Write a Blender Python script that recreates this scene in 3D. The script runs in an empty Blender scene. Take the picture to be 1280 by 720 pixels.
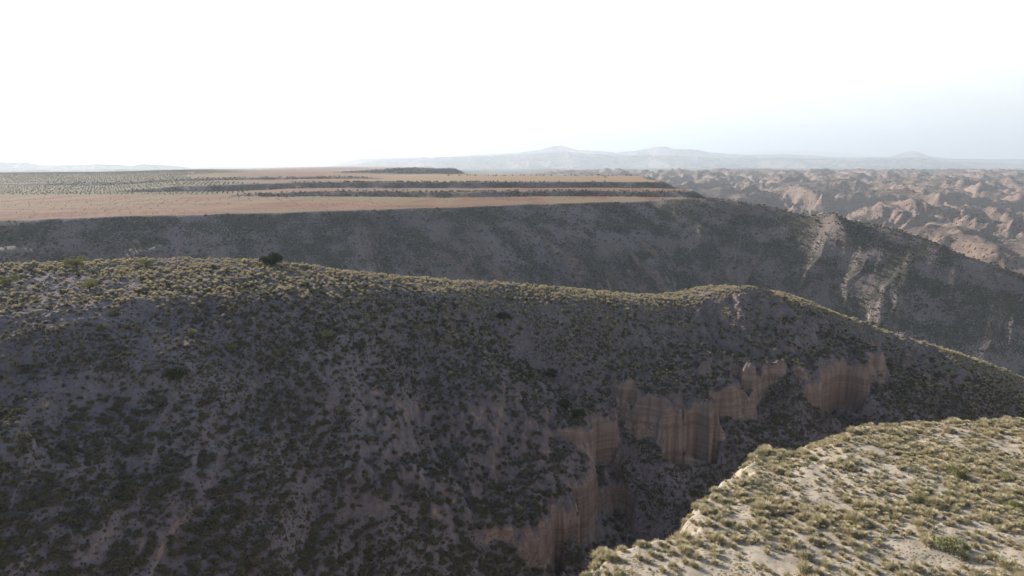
import bpy, math, random
import numpy as np
R = math.radians
rng = np.random.RandomState(7)
random.seed(7)
sc = bpy.context.scene
C = sc.collection

# ------------------------------------------------------------------ camera
F = 853.3; PITCH = R(10.17)
CP, SP = math.cos(PITCH), math.sin(PITCH)
def P(u, v, Y):
    """world point seen at photo position (u, v) and forward distance Y (metres)"""
    xc = (u - 640) / F; yc = (360 - v) / F
    dx, dy, dz = xc, CP + yc * SP, -SP + yc * CP
    return (dx / dy * Y, Y, dz / dy * Y)
def project(x, y, z):
    f = y * CP - z * SP; up = y * SP + z * CP
    f = np.maximum(f, 1e-3)
    return 640 + F * x / f, 360 - F * up / f, f
cam = bpy.data.cameras.new('camera'); co = bpy.data.objects.new('camera', cam); C.objects.link(co)
cam.sensor_width = 36; cam.lens = 36 * F / 1280; cam.clip_start = 0.5; cam.clip_end = 200000
co.rotation_euler = (math.pi / 2 - PITCH, 0, 0); sc.camera = co

# ------------------------------------------------------------------ noise
def _hash(i, j, seed):
    h = (i.astype(np.uint32) * np.uint32(374761393) + j.astype(np.uint32) * np.uint32(668265263) + np.uint32(seed * 974711 & 0xffffffff))
    h = (h ^ (h >> np.uint32(13))) * np.uint32(1274126177)
    return h ^ (h >> np.uint32(16))
_ang = np.linspace(0, 2 * math.pi, 256, endpoint=False)
_GX, _GY = np.cos(_ang).astype(np.float32), np.sin(_ang).astype(np.float32)
def pn(x, y, seed=0):
    x = np.asarray(x, np.float64); y = np.asarray(y, np.float64)
    xi = np.floor(x); yi = np.floor(y)
    fx = (x - xi).astype(np.float32); fy = (y - yi).astype(np.float32)
    xi = xi.astype(np.int64); yi = yi.astype(np.int64)
    u = fx * fx * fx * (fx * (fx * 6 - 15) + 10); v = fy * fy * fy * (fy * (fy * 6 - 15) + 10)
    def g(a, b, px, py):
        k = (_hash(a, b, seed) & np.uint32(255)).astype(np.int64)
        return _GX[k] * px + _GY[k] * py
    n00 = g(xi, yi, fx, fy); n10 = g(xi + 1, yi, fx - 1, fy)
    n01 = g(xi, yi + 1, fx, fy - 1); n11 = g(xi + 1, yi + 1, fx - 1, fy - 1)
    a = n00 + u * (n10 - n00); b = n01 + u * (n11 - n01)
    return (a + v * (b - a)) * 1.5
def fbm(x, y, o=4, seed=0, gain=.5):
    s = 0; a = 1.
    for k in range(o):
        s = s + a * pn(x, y, seed + k * 13); x = x * 2.03 + 5.1; y = y * 2.03 - 3.7; a *= gain
    return s
def rid(x, y, o=4, seed=0, gain=.5):
    """ridged noise 0..1-ish, 1 on crests"""
    s = 0; a = 1.; w = 1.; tot = 0
    for k in range(o):
        n = 1 - np.abs(pn(x, y, seed + k * 17)) * 1.4
        n = np.clip(n, 0, 1); n = n * n * w
        s = s + a * n; tot += a; w = np.clip(n * 1.6, 0, 1)
        x = x * 2.07 + 3.3; y = y * 2.07 + 9.1; a *= gain
    return s / tot
def ss(a, b, x):
    t = np.clip((x - a) / (b - a), 0, 1); return t * t * (3 - 2 * t)
def smax(a, b, k):
    h = np.clip(.5 + .5 * (a - b) / k, 0, 1)
    return b + (a - b) * h + k * h * (1 - h)

# ------------------------------------------------------------------ lines of the land
def smooth_line(pts, n=3):
    pts = np.array(pts, float); out = []
    for i in range(len(pts) - 1):
        p0 = pts[max(i - 1, 0)]; p1 = pts[i]; p2 = pts[i + 1]; p3 = pts[min(i + 2, len(pts) - 1)]
        for k in range(n):
            t = k / n
            out.append(.5 * (2 * p1 + (p2 - p0) * t + (2 * p0 - 5 * p1 + 4 * p2 - p3) * t * t + (3 * p1 - p0 - 3 * p2 + p3) * t ** 3))
    out.append(pts[-1]); return np.array(out)
def near_line(x, y, L):
    """distance, signed side (+ = right of travel), interpolated extra columns"""
    best = np.full(x.shape, 1e18); side = np.zeros(x.shape); val = np.zeros(x.shape + (L.shape[1] - 2,))
    s = np.zeros(x.shape); acc = 0
    for a, b in zip(L[:-1], L[1:]):
        ex, ey = b[0] - a[0], b[1] - a[1]; l2 = ex * ex + ey * ey + 1e-9
        px, py = x - a[0], y - a[1]
        t = np.clip((px * ex + py * ey) / l2, 0, 1)
        d2 = (px - t * ex) ** 2 + (py - t * ey) ** 2
        m = d2 < best
        best = np.where(m, d2, best)
        side = np.where(m, np.sign(px * ey - py * ex), side)
        val = np.where(m[..., None], a[2:] + t[..., None] * (b[2:] - a[2:]), val)
        s = np.where(m, acc + t * math.sqrt(l2), s); acc += math.sqrt(l2)
    return np.sqrt(best), side, val, s

# crest of the near ridge: u, v, Y, gentle length, steep gradient
RC = [(-700, 335, 118, 38, .50), (-400, 333, 124, 38, .50), (-200, 334, 131, 38, .50), (0, 334, 140, 37, .50), (150, 328, 148, 34, .50), (300, 326, 155, 28, .52), (380, 333, 158, 22, .53), (450, 343, 162, 17, .60),
      (560, 350, 170, 12, .65), (640, 356, 175, 9, .68), (700, 361, 180, 6, .68), (800, 371, 187, 4, .68), (850, 369, 190, 4, .66), (900, 361, 193, 5, .64),
      (980, 368, 200, 6, .58), (1020, 382, 203, 5, .58), (1060, 398, 206, 4, .6), (1100, 413, 210, 3, .6), (1180, 437, 216, 3, .6), (1230, 453, 220, 3, .6),
      (1280, 475, 224, 3, .6), (1400, 535, 230, 3, .6), (1600, 600, 240, 3, .6)]
RL = smooth_line([P(u, v, Y) + (g, s) for u, v, Y, g, s in RC], 3)
# mesa rim / spur crest
MC = [(-900, 292, 300), (-500, 285, 330), (-200, 279, 355), (0, 275, 380), (200, 268, 420), (400, 264, 460), (600, 257, 520), (730, 251, 570), (830, 249, 600), (880, 249, 598)]
ML = [P(*p) for p in MC]
mesa_poly = np.array([(p[0], p[1]) for p in ML] + [(176, 660), (180, 730), (176, 800), (200, 1000), (240, 1290), (170, 1400), (-60, 1500), (-160, 1750), (-200, 2100), (-330, 3000), (-700, 6000), (-2500, 8800), (-9000, 8000), (-9000, 2000), (-2500, 0), (-900, 150)])
SC_ = [(830, 249, 600), (880, 248, 598), (920, 252, 594), (960, 258, 585), (1000, 268, 570), (1040, 273, 555), (1080, 280, 540), (1130, 292, 520), (1200, 317, 494), (1280, 345, 470), (1400, 390, 440), (1600, 440, 410)]
SL = smooth_line([P(*p) for p in SC_], 3)
# edge of the foreground hill
FC = [(560, 800, 30), (660, 760, 34), (740, 718, 41), (800, 694, 45), (850, 670, 48), (885, 642, 52), (905, 626, 55), (925, 606, 58), (936, 574, 66), (975, 556, 70), (1030, 523, 78), (1090, 521, 81), (1170, 520, 83), (1280, 511, 86), (1500, 500, 92), (2200, 480, 110)]
fg_edge = np.array([P(*p)[:2] for p in FC])
fg_poly = np.vstack([fg_edge, [(400, -100), (0, -200), (-60, -30), (-10, 20)]])

def sd_poly(x, y, poly):
    """signed distance, positive outside; s = running length at the nearest point"""
    d2 = np.full(x.shape, 1e18); ins = np.zeros(x.shape, bool); n = len(poly)
    for i in range(n):
        ax, ay = poly[i]; bx, by = poly[(i + 1) % n]
        ex, ey = bx - ax, by - ay
        t = np.clip(((x - ax) * ex + (y - ay) * ey) / (ex * ex + ey * ey), 0, 1)
        d2 = np.minimum(d2, (x - ax - t * ex) ** 2 + (y - ay - t * ey) ** 2)
        c = ((ay > y) != (by > y)) & (x < (bx - ax) * (y - ay) / (by - ay + 1e-12) + ax)
        ins ^= c
    d = np.sqrt(d2); return np.where(ins, -d, d)

def carve(x, y, h, pts, w, dep):
    L = np.array([list(P(*p)[:2]) + [q] for p, q in zip(pts, dep)])
    d, sd, v, s = near_line(x, y, L)
    return h - v[..., 0] * np.exp(-(d / w) ** 1.5)
def cliff(x, y, h, u, v, Y, rx, ry, zc, w, k=.22, rot=17, flute=1.):
    cx, cy, _ = P(u, v, Y); c_, s_ = math.cos(R(rot)), math.sin(R(rot))
    a = (x - cx) * c_ + (y - cy) * s_; b = -(x - cx) * s_ + (y - cy) * c_
    q = (a / rx) ** 2 + (b / ry) ** 2 + fbm(x * .11, y * .11, 3, 91) * .7
    m = 1 - ss(.8, 1.15, q); zc = zc + 2.2 * fbm(x * .05, y * .05, 2, 92)
    # flutes run down the wall: the noise varies along it only
    fl = flute * (1.5 * pn(a * .22 + pn(x * .1, y * .1, 5), b * .03, 33) + .55 * pn(a * .7, b * .15, 34) + .3 * pn(a * 1.9, b * .3, 35))
    t = (h + fl - zc) / w
    hh = zc + w * np.sign(t) * np.abs(t) ** k
    hh = np.where(np.abs(t) > 1, h + fl, hh) + .9 * fbm(a * .33, b * .33, 4, 36, .6)
    return h + (hh - h) * m, m

def f_near_ridge(x, y):
    wx = x + 5 * fbm(x * .03, y * .03, 3, 41); wy = y + 5 * fbm(x * .03, y * .03, 3, 47)
    k = .0 + ss(4, 30, np.abs(wy - wx * .28 - 176))          # keep the crest where it is, warp the flanks
    wx = x + (wx - x) * k; wy = y + (wy - y) * k
    d, side, v, s = near_line(wx, wy, RL)
    z0, gl, gr = v[..., 0], v[..., 1], v[..., 2]
    front = side > 0
    over = np.maximum(d - gl, 0)
    soft = over * over / (over + 7)
    dropf = np.where(d < gl, d, gl) * .085 + .02 * np.minimum(d, 6) + soft * gr * 1.07
    dropb = np.maximum(d - 3, 0) ** 2 / (np.maximum(d - 3, 0) + 10) * .8 + .03 * d
    h = z0 - np.where(front, dropf, dropb)
    far = ss(5, 30, over + np.where(front, 0, d))
    # spurs and rills running down the face
    sx = s + 6 * fbm(x * .02, y * .02, 2, 3) - d * .25
    ml = np.where(front, ss(30, 200, x + 60), 0)
    h = h + far * ((rid(sx / 26, d / 110, 3, 8) - .45) * (2.2 + 3.2 * ml) + (rid(sx / 9 + .5 * fbm(x * .05, y * .05, 2, 71), d / 26, 3, 12) - .4) * (.5 + .5 * ml))
    h = h + .9 * fbm(x * .06, y * .06, 3, 21) * (.25 + far) + .38 * fbm(x * .3, y * .3, 4, 27, .6)
    return h, d, front
def f_fg(x, y):
    wx = x + 1.6 * fbm(x * .12, y * .12, 3, 61); wy = y + 1.6 * fbm(x * .12, y * .12, 3, 67)
    d = sd_poly(wx, wy, fg_poly)
    right = ss(20, 34, x)
    top = -25.3 - .108 * (y - 39) + .35 * fbm(x * .07, y * .07, 3, 71) + .09 * fbm(x * .5, y * .5, 3, 73) - .012 * (y > 60) * (y - 60)
    dd = np.maximum(d + .8, 0)
    cl = dd * dd / (dd + .8) * 2.4; cl = np.where(cl > 18, 18 + (cl - 18) * .5, cl)
    rd = np.maximum(d + 7, 0); rd = rd * rd / (rd + 9) * 1.15
    drop = cl * (1 - right) + rd * right
    fl = (rid(x * .3 + y * .3, y * .1 - x * .1, 3, 77) - .5) * ss(1, 5, dd) * 2.
    return top - drop + fl, d
def terr(x, y, a, yl, w=9):
    """a step facing the camera: +a beyond the line y = yl"""
    return a * ss(-w, w, y - yl + 10 * fbm(x * .012, y * .004, 3, 83))
def f_mesa(x, y):
    wx = x + 9 * fbm(x * .012, y * .012, 4, 51); wy = y + 9 * fbm(x * .012, y * .012, 4, 57)
    d = sd_poly(wx, wy, mesa_poly)
    top = -30.3 + 0 * x
    u = 640 + F * x / np.maximum(y, 50)
    aA = 5.0 * ss(250, 420, u); aB = 6.5 * ss(120, 260, u)
    top = top + terr(x, y, 1, 684 + 6 * np.sin(x * .02), 5) * aA + terr(x, y, 1, 800 + 10 * np.sin(x * .013), 6) * aB
    top = top + (1 - ss(250, 420, u)) * ss(650, 1600, y) * 9
    top = top + 3.0 * terr(x, y, 1, 1000, 5) * (1 - ss(420, 500, u)) * ss(-60, 140, u)
    # the dark low hill on the horizon and the stepped ground in front of it
    uu = 640 + F * x / np.maximum(y, 50)
    m = ss(1600, 1636, y) * (1 - ss(1700, 2100, y)) * ss(420, 500, uu) * (1 - ss(566, 588, uu))
    top = top + 11.5 * m * (1 + .25 * fbm(x * .01, y * .01, 2, 3))
    top = top + .5 * fbm(x * .01, y * .01, 3, 7) + .12 * fbm(x * .1, y * .1, 2, 9)
    top = top - ss(1650, 6000, y) * 70 * (1 - ss(120, 430, u)) + ss(2000, 5000, y) * 5 * ss(300, 450, u)
    dd = np.maximum(d + 1.5, 0)
    drop = dd * dd / (dd + 6) * .60
    s = x * .89 + y * .46 + 8 * fbm(x * .01, y * .01, 2, 88)
    g = ss(4, 60, dd)
    rough = 7.5 + 2 * ss(-60, 120, x)
    h = top - drop + g * ((rid(s / 62 + dd * .002, dd / 210, 4, 95) - .42) * rough * 1.5 + (rid(s / 17, dd / 90, 3, 98) - .42) * rough * .55 + (rid(s / 7.5, dd / 50, 2, 99) - .42) * 1.4)
    # spurs stand out of the left part of the flank
    for (px, py, l, w, a) in ((-262, 372, 75, 13, 13), (-205, 400, 95, 11, 12), (-300, 345, 60, 12, 10)):
        e = (x - px) * .32 + (y - py) * -.95; c = (x - px) * .95 + (y - py) * .32 + .18 * e
        h = h + a * np.exp(-(c / w) ** 2) * ss(0, 30, e) * (1 - ss(l * .7, l * 1.3, e))
    return h, d
def f_spur(x, y):
    d, side, v, s = near_line(x + 5 * fbm(x * .02, y * .02, 3, 14) * ss(10, 40, np.abs(y - 560 + x * .3)), y, SL)
    z0 = v[..., 0]; front = side > 0
    dd = np.maximum(d - 3, 0)
    h = z0 - np.where(front, dd * dd / (dd + 10) * .67, dd * dd / (dd + 14) * .5)
    g = ss(6, 45, d)
    sx = s + 8 * fbm(x * .015, y * .015, 3, 4)
    h = h + g * ((rid(sx / 55, d / 200, 4, 24) - .42) * (4 + 4 * ss(25, 70, d)) + (rid(sx / 15, d / 80, 3, 29) - .42) * (.8 + 3 * ss(60, 100, d)) + (rid(sx / 7, d / 40, 2, 39) - .42) * .5)
    # bare side spur that catches the sun
    px, py, _ = P(1022, 268, 566)
    e = (x - px) * .1 - (y - py) * .995; c = (x - px) * .995 + (y - py) * .1
    h = h + 7 * np.exp(-np.abs(c / 9) ** 1.6) * ss(0, 25, e) * (1 - ss(38, 60, e))
    return h + .4 * fbm(x * .05, y * .05, 3, 6), d

def f_bad(x, y):
    """badlands basin beyond the plateau, rising to plains"""
    base = np.interp(y, [0, 500, 1600, 2600, 3600, 5200, 9000, 60000], [-118, -124, -128, -118, -88, -54, -44, -40])
    wx = x + 120 * fbm(x / 700, y / 700, 3, 101); wy = y + 120 * fbm(x / 700, y / 700, 3, 103)
    amp = np.interp(y, [0, 600, 1000, 2500, 4200, 5200, 6500, 9000], [4, 14, 78, 125, 92, 18, 12, 12])
    rx_ = wx * .88 + wy * .47; ry_ = -wx * .47 + wy * .88
    n = rid(rx_ / 330, ry_ / 640, 6, 107, .55)
    side = ss(-200, 300, x - y * .05 + 100)
    q = ss(.16, .60, n)
    g = rid(wx / 95 + .3 * n, wy / 60, 5, 113, .6) - .45
    h = base + amp * (.26 * q + .62 * n - .16) * (.25 + .75 * side)
    h = h + amp * side * g * (.10 + .95 * q * (1 - q)) + amp * .05 * side * rid(wx / 34, wy / 30, 3, 119)
    return h
# far ranges: crest given by sky-line points at one distance
RANGES = [
    (9000, 900, [(-700, 207), (-60, 202), (0, 202.5), (32, 203), (50, 206), (90, 206.5), (120, 205), (165, 207), (180, 205), (215, 207), (250, 212), (400, 216), (3000, 216)], 2),
    (12000, 2600, [(-3000, 212), (420, 210), (470, 200), (520, 198), (600, 196), (660, 193), (700, 190), (760, 194), (830, 195), (900, 198), (960, 197), (1050, 199), (1140, 197), (1200, 202), (1280, 205), (1600, 203), (3000, 203)], 10),
    (15500, 2200, [(-3000, 214), (400, 210), (450, 199), (560, 196), (640, 192), (672, 188), (690, 182), (702, 181.5), (722, 188), (770, 191), (795, 188.5), (822, 184), (832, 184), (842, 187.5), (862, 187), (890, 191), (930, 194), (985, 193), (1050, 197), (1110, 196), (1130, 190), (1143, 189), (1160, 196), (1200, 199), (1350, 199), (3000, 199)], 7),
    (30000, 4000, [(-3000, 206), (240, 206), (290, 200), (330, 188), (365, 178), (390, 174), (420, 178), (455, 188), (490, 196), (560, 200), (880, 196), (930, 190), (1000, 188), (1060, 192), (1120, 198), (3000, 201)], 30),
]
def f_far(x, y):
    h = np.full(x.shape, -400.)
    u = 640 + F * x / np.maximum(y, 200) / CP
    for D, W, pts, na in RANGES:
        us = [p[0] for p in pts]; zs = [-(p[1] - 207.) / F * D for p in pts]
        uw = u + 3 * fbm(x / (D * .05), y / (D * .05), 3, int(D / 100))
        top = np.interp(uw, us, zs)
        t = np.abs(y + D * .04 * fbm(x / (D * .1), y * 0 + D, 3, 131) - D) / W
        rr = rid(x / (W * .55), y / (W * .55), 5, 137 + na, .55)
        e = np.clip(1 - t, 0, 1)
        h = np.maximum(h, -60 + (top + 60) * e ** .8 - (1 - rr) * (top + 60) * .85 * ss(.0, .45, t) * ss(0, .2, e) + na * fbm(x / (D * .02), y / (D * .02), 4, 141))
    return h

def terrain(x, y):
    """height, region index, cliff mask; regions 0 canyon floor 1 foreground hill 2 near ridge 3 plateau 4 spur 5 badlands 6 far"""
    sh = x.shape; x = x.ravel().astype(float); y = y.ravel().astype(float)
    r = np.hypot(x, y)
    base = np.interp(y, [-1e5, 60, 150, 260, 400, 1e5], [-80, -80, -88, -116, -128, -126])
    base = base + 1.8 * fbm(x * .03, y * .03, 4, 1) + .3 * fbm(x * .3, y * .3, 3, 2)
    h = base.copy(); reg = np.zeros(x.shape, int); cm = np.zeros(x.shape)
    def put(mask, fn, idx, k):
        i = np.nonzero(mask)[0]
        if not len(i): return
        hv = fn(x[i], y[i]); old = h[i]
        reg[i] = np.where(hv > old, idx, reg[i]); h[i] = smax(hv, old, k)
    i = (y > 450)
    put(i, f_bad, 5, 3)
    put(y > 5000, f_far, 6, 8)
    put((y > -400) & (r < 9500), lambda a, b: f_mesa(a, b)[0], 3, 4)
    put((r < 1400) & (x > -50) & (y > 150), lambda a, b: f_spur(a, b)[0], 4, 3)
    def near(a, b):
        hh, d, fr = f_near_ridge(a, b)
        hh = carve(a, b, hh, [(600, 372, 168), (650, 430, 157), (700, 480, 150), (765, 560, 141), (800, 640, 125)], 12, [1, 6, 10, 14, 17])
        hh = carve(a, b, hh, [(330, 420, 130), (360, 500, 112), (420, 600, 97), (480, 700, 88)], 9, [0, 2.5, 4, 5])
        hh = carve(a, b, hh, [(480, 400, 150), (520, 480, 132), (560, 560, 120)], 8, [0, 2.5, 3])
        hh = carve(a, b, hh, [(1075, 440, 190), (1060, 480, 180), (1050, 540, 165)], 7, [1, 6, 9])
        kx, ky, _ = P(938, 420, 186); hh = hh + 2.4 * np.exp(-((a - kx) / 9) ** 2 - ((b - ky) / 7) ** 2)
        m = 0
        for args in (dict(u=640, v=650, Y=119, rx=29, ry=14, zc=-67, w=10, rot=24, k=.21),
                     dict(u=716, v=565, Y=142, rx=10, ry=10, zc=-60.5, w=8, flute=.6, k=.21),
                     dict(u=842, v=525, Y=159, rx=16, ry=17, zc=-61, w=14, k=.21),
                     dict(u=970, v=480, Y=174, rx=30, ry=14, zc=-57, w=11, rot=20, k=.21),
                     dict(u=1130, v=497, Y=196, rx=20, ry=12, zc=-68, w=9, rot=20, k=.2)):
            hh, mm = cliff(a, b, hh, **args); m = np.maximum(m, mm)
        near.m = m
        return hh
    i = (r < 700) & (y > 20) & (y < 420)
    j = np.nonzero(i)[0]
    if len(j):
        hv = near(x[j], y[j]); old = h[j]
        reg[j] = np.where(hv > old, 2, reg[j]); cm[j] = np.where(hv > old, near.m, 0); h[j] = smax(hv, old, 2.5)
    put(r < 260, lambda a, b: f_fg(a, b)[0], 1, 1.5)
    return h.reshape(sh), reg.reshape(sh), cm.reshape(sh)

# ------------------------------------------------------------------ materials
def nmat(name):
    m = bpy.data.materials.new(name); m.use_nodes = True
    nt = m.node_tree; nt.nodes.clear(); return m, nt
def N(nt, t, **kw):
    n = nt.nodes.new(t)
    for k, v in kw.items():
        if k.startswith('i_'):
            n.inputs[k[2:]].default_value = v
        else: setattr(n, k, v)
    return n
def mix(nt, fac, a, b, mode='MIX'):
    n = nt.nodes.new('ShaderNodeMix'); n.data_type = 'RGBA'; n.blend_type = mode
    for i, s in ((0, fac), (6, a), (7, b)):
        if hasattr(s, 'is_linked'): nt.links.new(s, n.inputs[i])
        else: n.inputs[i].default_value = s if i == 0 else (*s, 1)
    return n.outputs[2]
def ramp(nt, s, a, b, lo=0., hi=1.):
    n = nt.nodes.new('ShaderNodeMapRange'); n.clamp = True; n.interpolation_type = 'SMOOTHSTEP'
    nt.links.new(s, n.inputs[0])
    for i, v in zip((1, 2, 3, 4), (a, b, lo, hi)): n.inputs[i].default_value = v
    return n.outputs[0]
def mth(nt, op, a, b=None):
    n = nt.nodes.new('ShaderNodeMath'); n.operation = op
    for i, s in enumerate((a, b)):
        if s is None: continue
        if hasattr(s, 'is_linked'): nt.links.new(s, n.inputs[i])
        else: n.inputs[i].default_value = s
    return n.outputs[0]
def noise(nt, vec, scale, det=4, rough=.55):
    n = nt.nodes.new('ShaderNodeTexNoise'); n.inputs['Scale'].default_value = scale
    n.inputs['Detail'].default_value = det; n.inputs['Roughness'].default_value = rough
    if vec is not None: nt.links.new(vec, n.inputs['Vector'])
    return n.outputs['Fac']
def vscale(nt, vec, s):
    n = nt.nodes.new('ShaderNodeVectorMath'); n.operation = 'MULTIPLY'; nt.links.new(vec, n.inputs[0]); n.inputs[1].default_value = s
    return n.outputs[0]
def attr(nt, name, out='Fac'):
    n = nt.nodes.new('ShaderNodeAttribute'); n.attribute_name = name; return n.outputs[out]

def ground_mat(name, soilA, soilB, scrub, rockA, rockB, speck=1.3, veg=.5, bumpd=.12, fields=False, strata=.06, patch=.03, rock_on=(.60, .42)):
    m, nt = nmat(name); L = nt.links
    tc = N(nt, 'ShaderNodeTexCoord'); ob = tc.outputs['Object']
    geo = N(nt, 'ShaderNodeNewGeometry')
    sep = N(nt, 'ShaderNodeSeparateXYZ'); L.new(geo.outputs['Normal'], sep.inputs[0])
    n1 = noise(nt, ob, patch, 6, .6); n2 = noise(nt, ob, 1.1, 5, .65)
    soil = mix(nt, ramp(nt, n1, .35, .65), soilA, soilB)
    soil = mix(nt, ramp(nt, n2, .38, .66, 0, .6), soil, tuple(c * .62 for c in soilA))
    if fields: soil = mix(nt, attr(nt, 'field', 'Alpha'), soil, attr(nt, 'field', 'Color'))
    # clumps of low scrub
    vo = N(nt, 'ShaderNodeTexVoronoi'); vo.inputs['Scale'].default_value = 1 / speck
    wob = N(nt, 'ShaderNodeTexNoise'); wob.inputs['Scale'].default_value = 1.2 / speck; L.new(ob, wob.inputs['Vector'])
    va = N(nt, 'ShaderNodeVectorMath', operation='MULTIPLY_ADD'); L.new(wob.outputs['Color'], va.inputs[0]); va.inputs[1].default_value = (speck * .7,) * 3; L.new(ob, va.inputs[2])
    L.new(va.outputs[0], vo.inputs['Vector'])
    cov = mth(nt, 'MULTIPLY_ADD', ramp(nt, noise(nt, ob, patch * 2.2, 5, .6), .35, .62), .40)
    nt.nodes[-1].inputs[2].default_value = .12
    cov = mth(nt, 'MULTIPLY', cov, mth(nt, 'MULTIPLY', attr(nt, 'veg'), veg * 2))
    dsp = mth(nt, 'SUBTRACT', cov, mth(nt, 'MULTIPLY', vo.outputs['Distance'], .8))
    sf = ramp(nt, dsp, -.06, .08)
    rv = N(nt, 'ShaderNodeSeparateColor'); L.new(vo.outputs['Color'], rv.inputs[0])
    sc2 = mix(nt, rv.outputs[0], scrub, tuple(c * 1.7 for c in scrub))
    col = mix(nt, sf, soil, sc2)
    # bare rock where it is steep
    st = N(nt, 'ShaderNodeSeparateXYZ'); L.new(ob, st.inputs[0])
    band = noise(nt, vscale(nt, ob, (.02, .02, .55)), 1., 5, .7)
    streak = noise(nt, vscale(nt, ob, (.9, .9, .05)), 1., 4, .6)
    rock = mix(nt, ramp(nt, band, .42, .58), rockA, rockB)
    rock = mix(nt, ramp(nt, streak, .4, .7, 0, .55), rock, tuple(c * .5 for c in rockA))
    stp = mth(nt, 'ADD', sep.outputs[2], mth(nt, 'MULTIPLY', mth(nt, 'SUBTRACT', n1, .5), .35))
    rf = ramp(nt, stp, rock_on[1], rock_on[0], 1, 0)
    col = mix(nt, rf, col, rock)
    b = N(nt, 'ShaderNodeBsdfPrincipled'); L.new(col, b.inputs['Base Color']); b.inputs['Roughness'].default_value = 1; b.inputs['Specular IOR Level'].default_value = .1
    hsum = mth(nt, 'ADD', mth(nt, 'MULTIPLY', sf, 2.5 * speck), mth(nt, 'MULTIPLY', mth(nt, 'ADD', n2, streak), .8))
    bp = N(nt, 'ShaderNodeBump'); bp.inputs['Strength'].default_value = 1.; bp.inputs['Distance'].default_value = bumpd; L.new(hsum, bp.inputs['Height'])
    L.new(bp.outputs[0], b.inputs['Normal'])
    o = N(nt, 'ShaderNodeOutputMaterial'); L.new(b.outputs[0], o.inputs[0]); return m

SOIL = (.34, .27, .215); SOIL2 = (.40, .335, .275); SCR = (.062, .062, .036)
ROCK = (.36, .225, .165); ROCK2 = (.42, .29, .22)
MATS = [
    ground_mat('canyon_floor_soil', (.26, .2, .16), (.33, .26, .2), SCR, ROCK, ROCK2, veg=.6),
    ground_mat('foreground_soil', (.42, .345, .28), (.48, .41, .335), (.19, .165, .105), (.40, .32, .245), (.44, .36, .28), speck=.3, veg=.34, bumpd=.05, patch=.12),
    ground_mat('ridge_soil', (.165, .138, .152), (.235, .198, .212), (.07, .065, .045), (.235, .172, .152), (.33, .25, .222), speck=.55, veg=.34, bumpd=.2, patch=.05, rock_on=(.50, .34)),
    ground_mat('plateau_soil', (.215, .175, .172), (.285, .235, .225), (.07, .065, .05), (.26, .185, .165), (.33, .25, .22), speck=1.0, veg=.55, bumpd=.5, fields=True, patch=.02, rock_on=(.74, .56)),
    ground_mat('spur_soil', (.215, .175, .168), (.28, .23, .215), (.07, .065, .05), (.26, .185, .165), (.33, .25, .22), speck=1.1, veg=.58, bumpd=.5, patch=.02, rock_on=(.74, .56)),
    ground_mat('badland_soil', (.215, .16, .142), (.175, .142, .125), (.08, .075, .06), (.30, .215, .18), (.35, .265, .225), speck=7, veg=.25, bumpd=2., patch=.004, rock_on=(.95, .85)),
    ground_mat('far_soil', (.40, .34, .28), (.16, .16, .11), (.08, .08, .05), (.5, .42, .35), (.45, .38, .32), speck=90, veg=.5, bumpd=14, patch=.0012, rock_on=(.97, .9)),
]
# ------------------------------------------------------------------ one ground, split into its land forms
_g = np.cumsum(np.geomspace(.2, 9, 40)); _g = _g / _g[-1] * 139
th = np.concatenate([np.arange(-41, 41.01, .105), 41 + _g, (319 - _g[:-1])[::-1]]); th = R(1) * th
rr = np.concatenate([np.arange(3, 24, 1.), np.arange(24, 92, .24), np.arange(92, 222, .17), np.arange(222, 330, .6), np.arange(330, 640, .55), np.geomspace(640, 5600, 760), np.geomspace(5650, 36000, 260)])
T, RR = np.meshgrid(th, rr)
X = RR * np.sin(T); Y = RR * np.cos(T)
H, REG, CM = terrain(X, Y)
REG = np.where((REG == 5) & (Y > 6200), 6, REG)
print('grid', X.shape)
nr, nc = X.shape
idx = np.arange(nr * nc).reshape(nr, nc)
nxt = np.roll(idx, -1, axis=1)
quads = np.stack([idx[:-1], idx[1:], nxt[1:], nxt[:-1]], -1).reshape(-1, 4)
qreg = REG[:-1].ravel()
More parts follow.
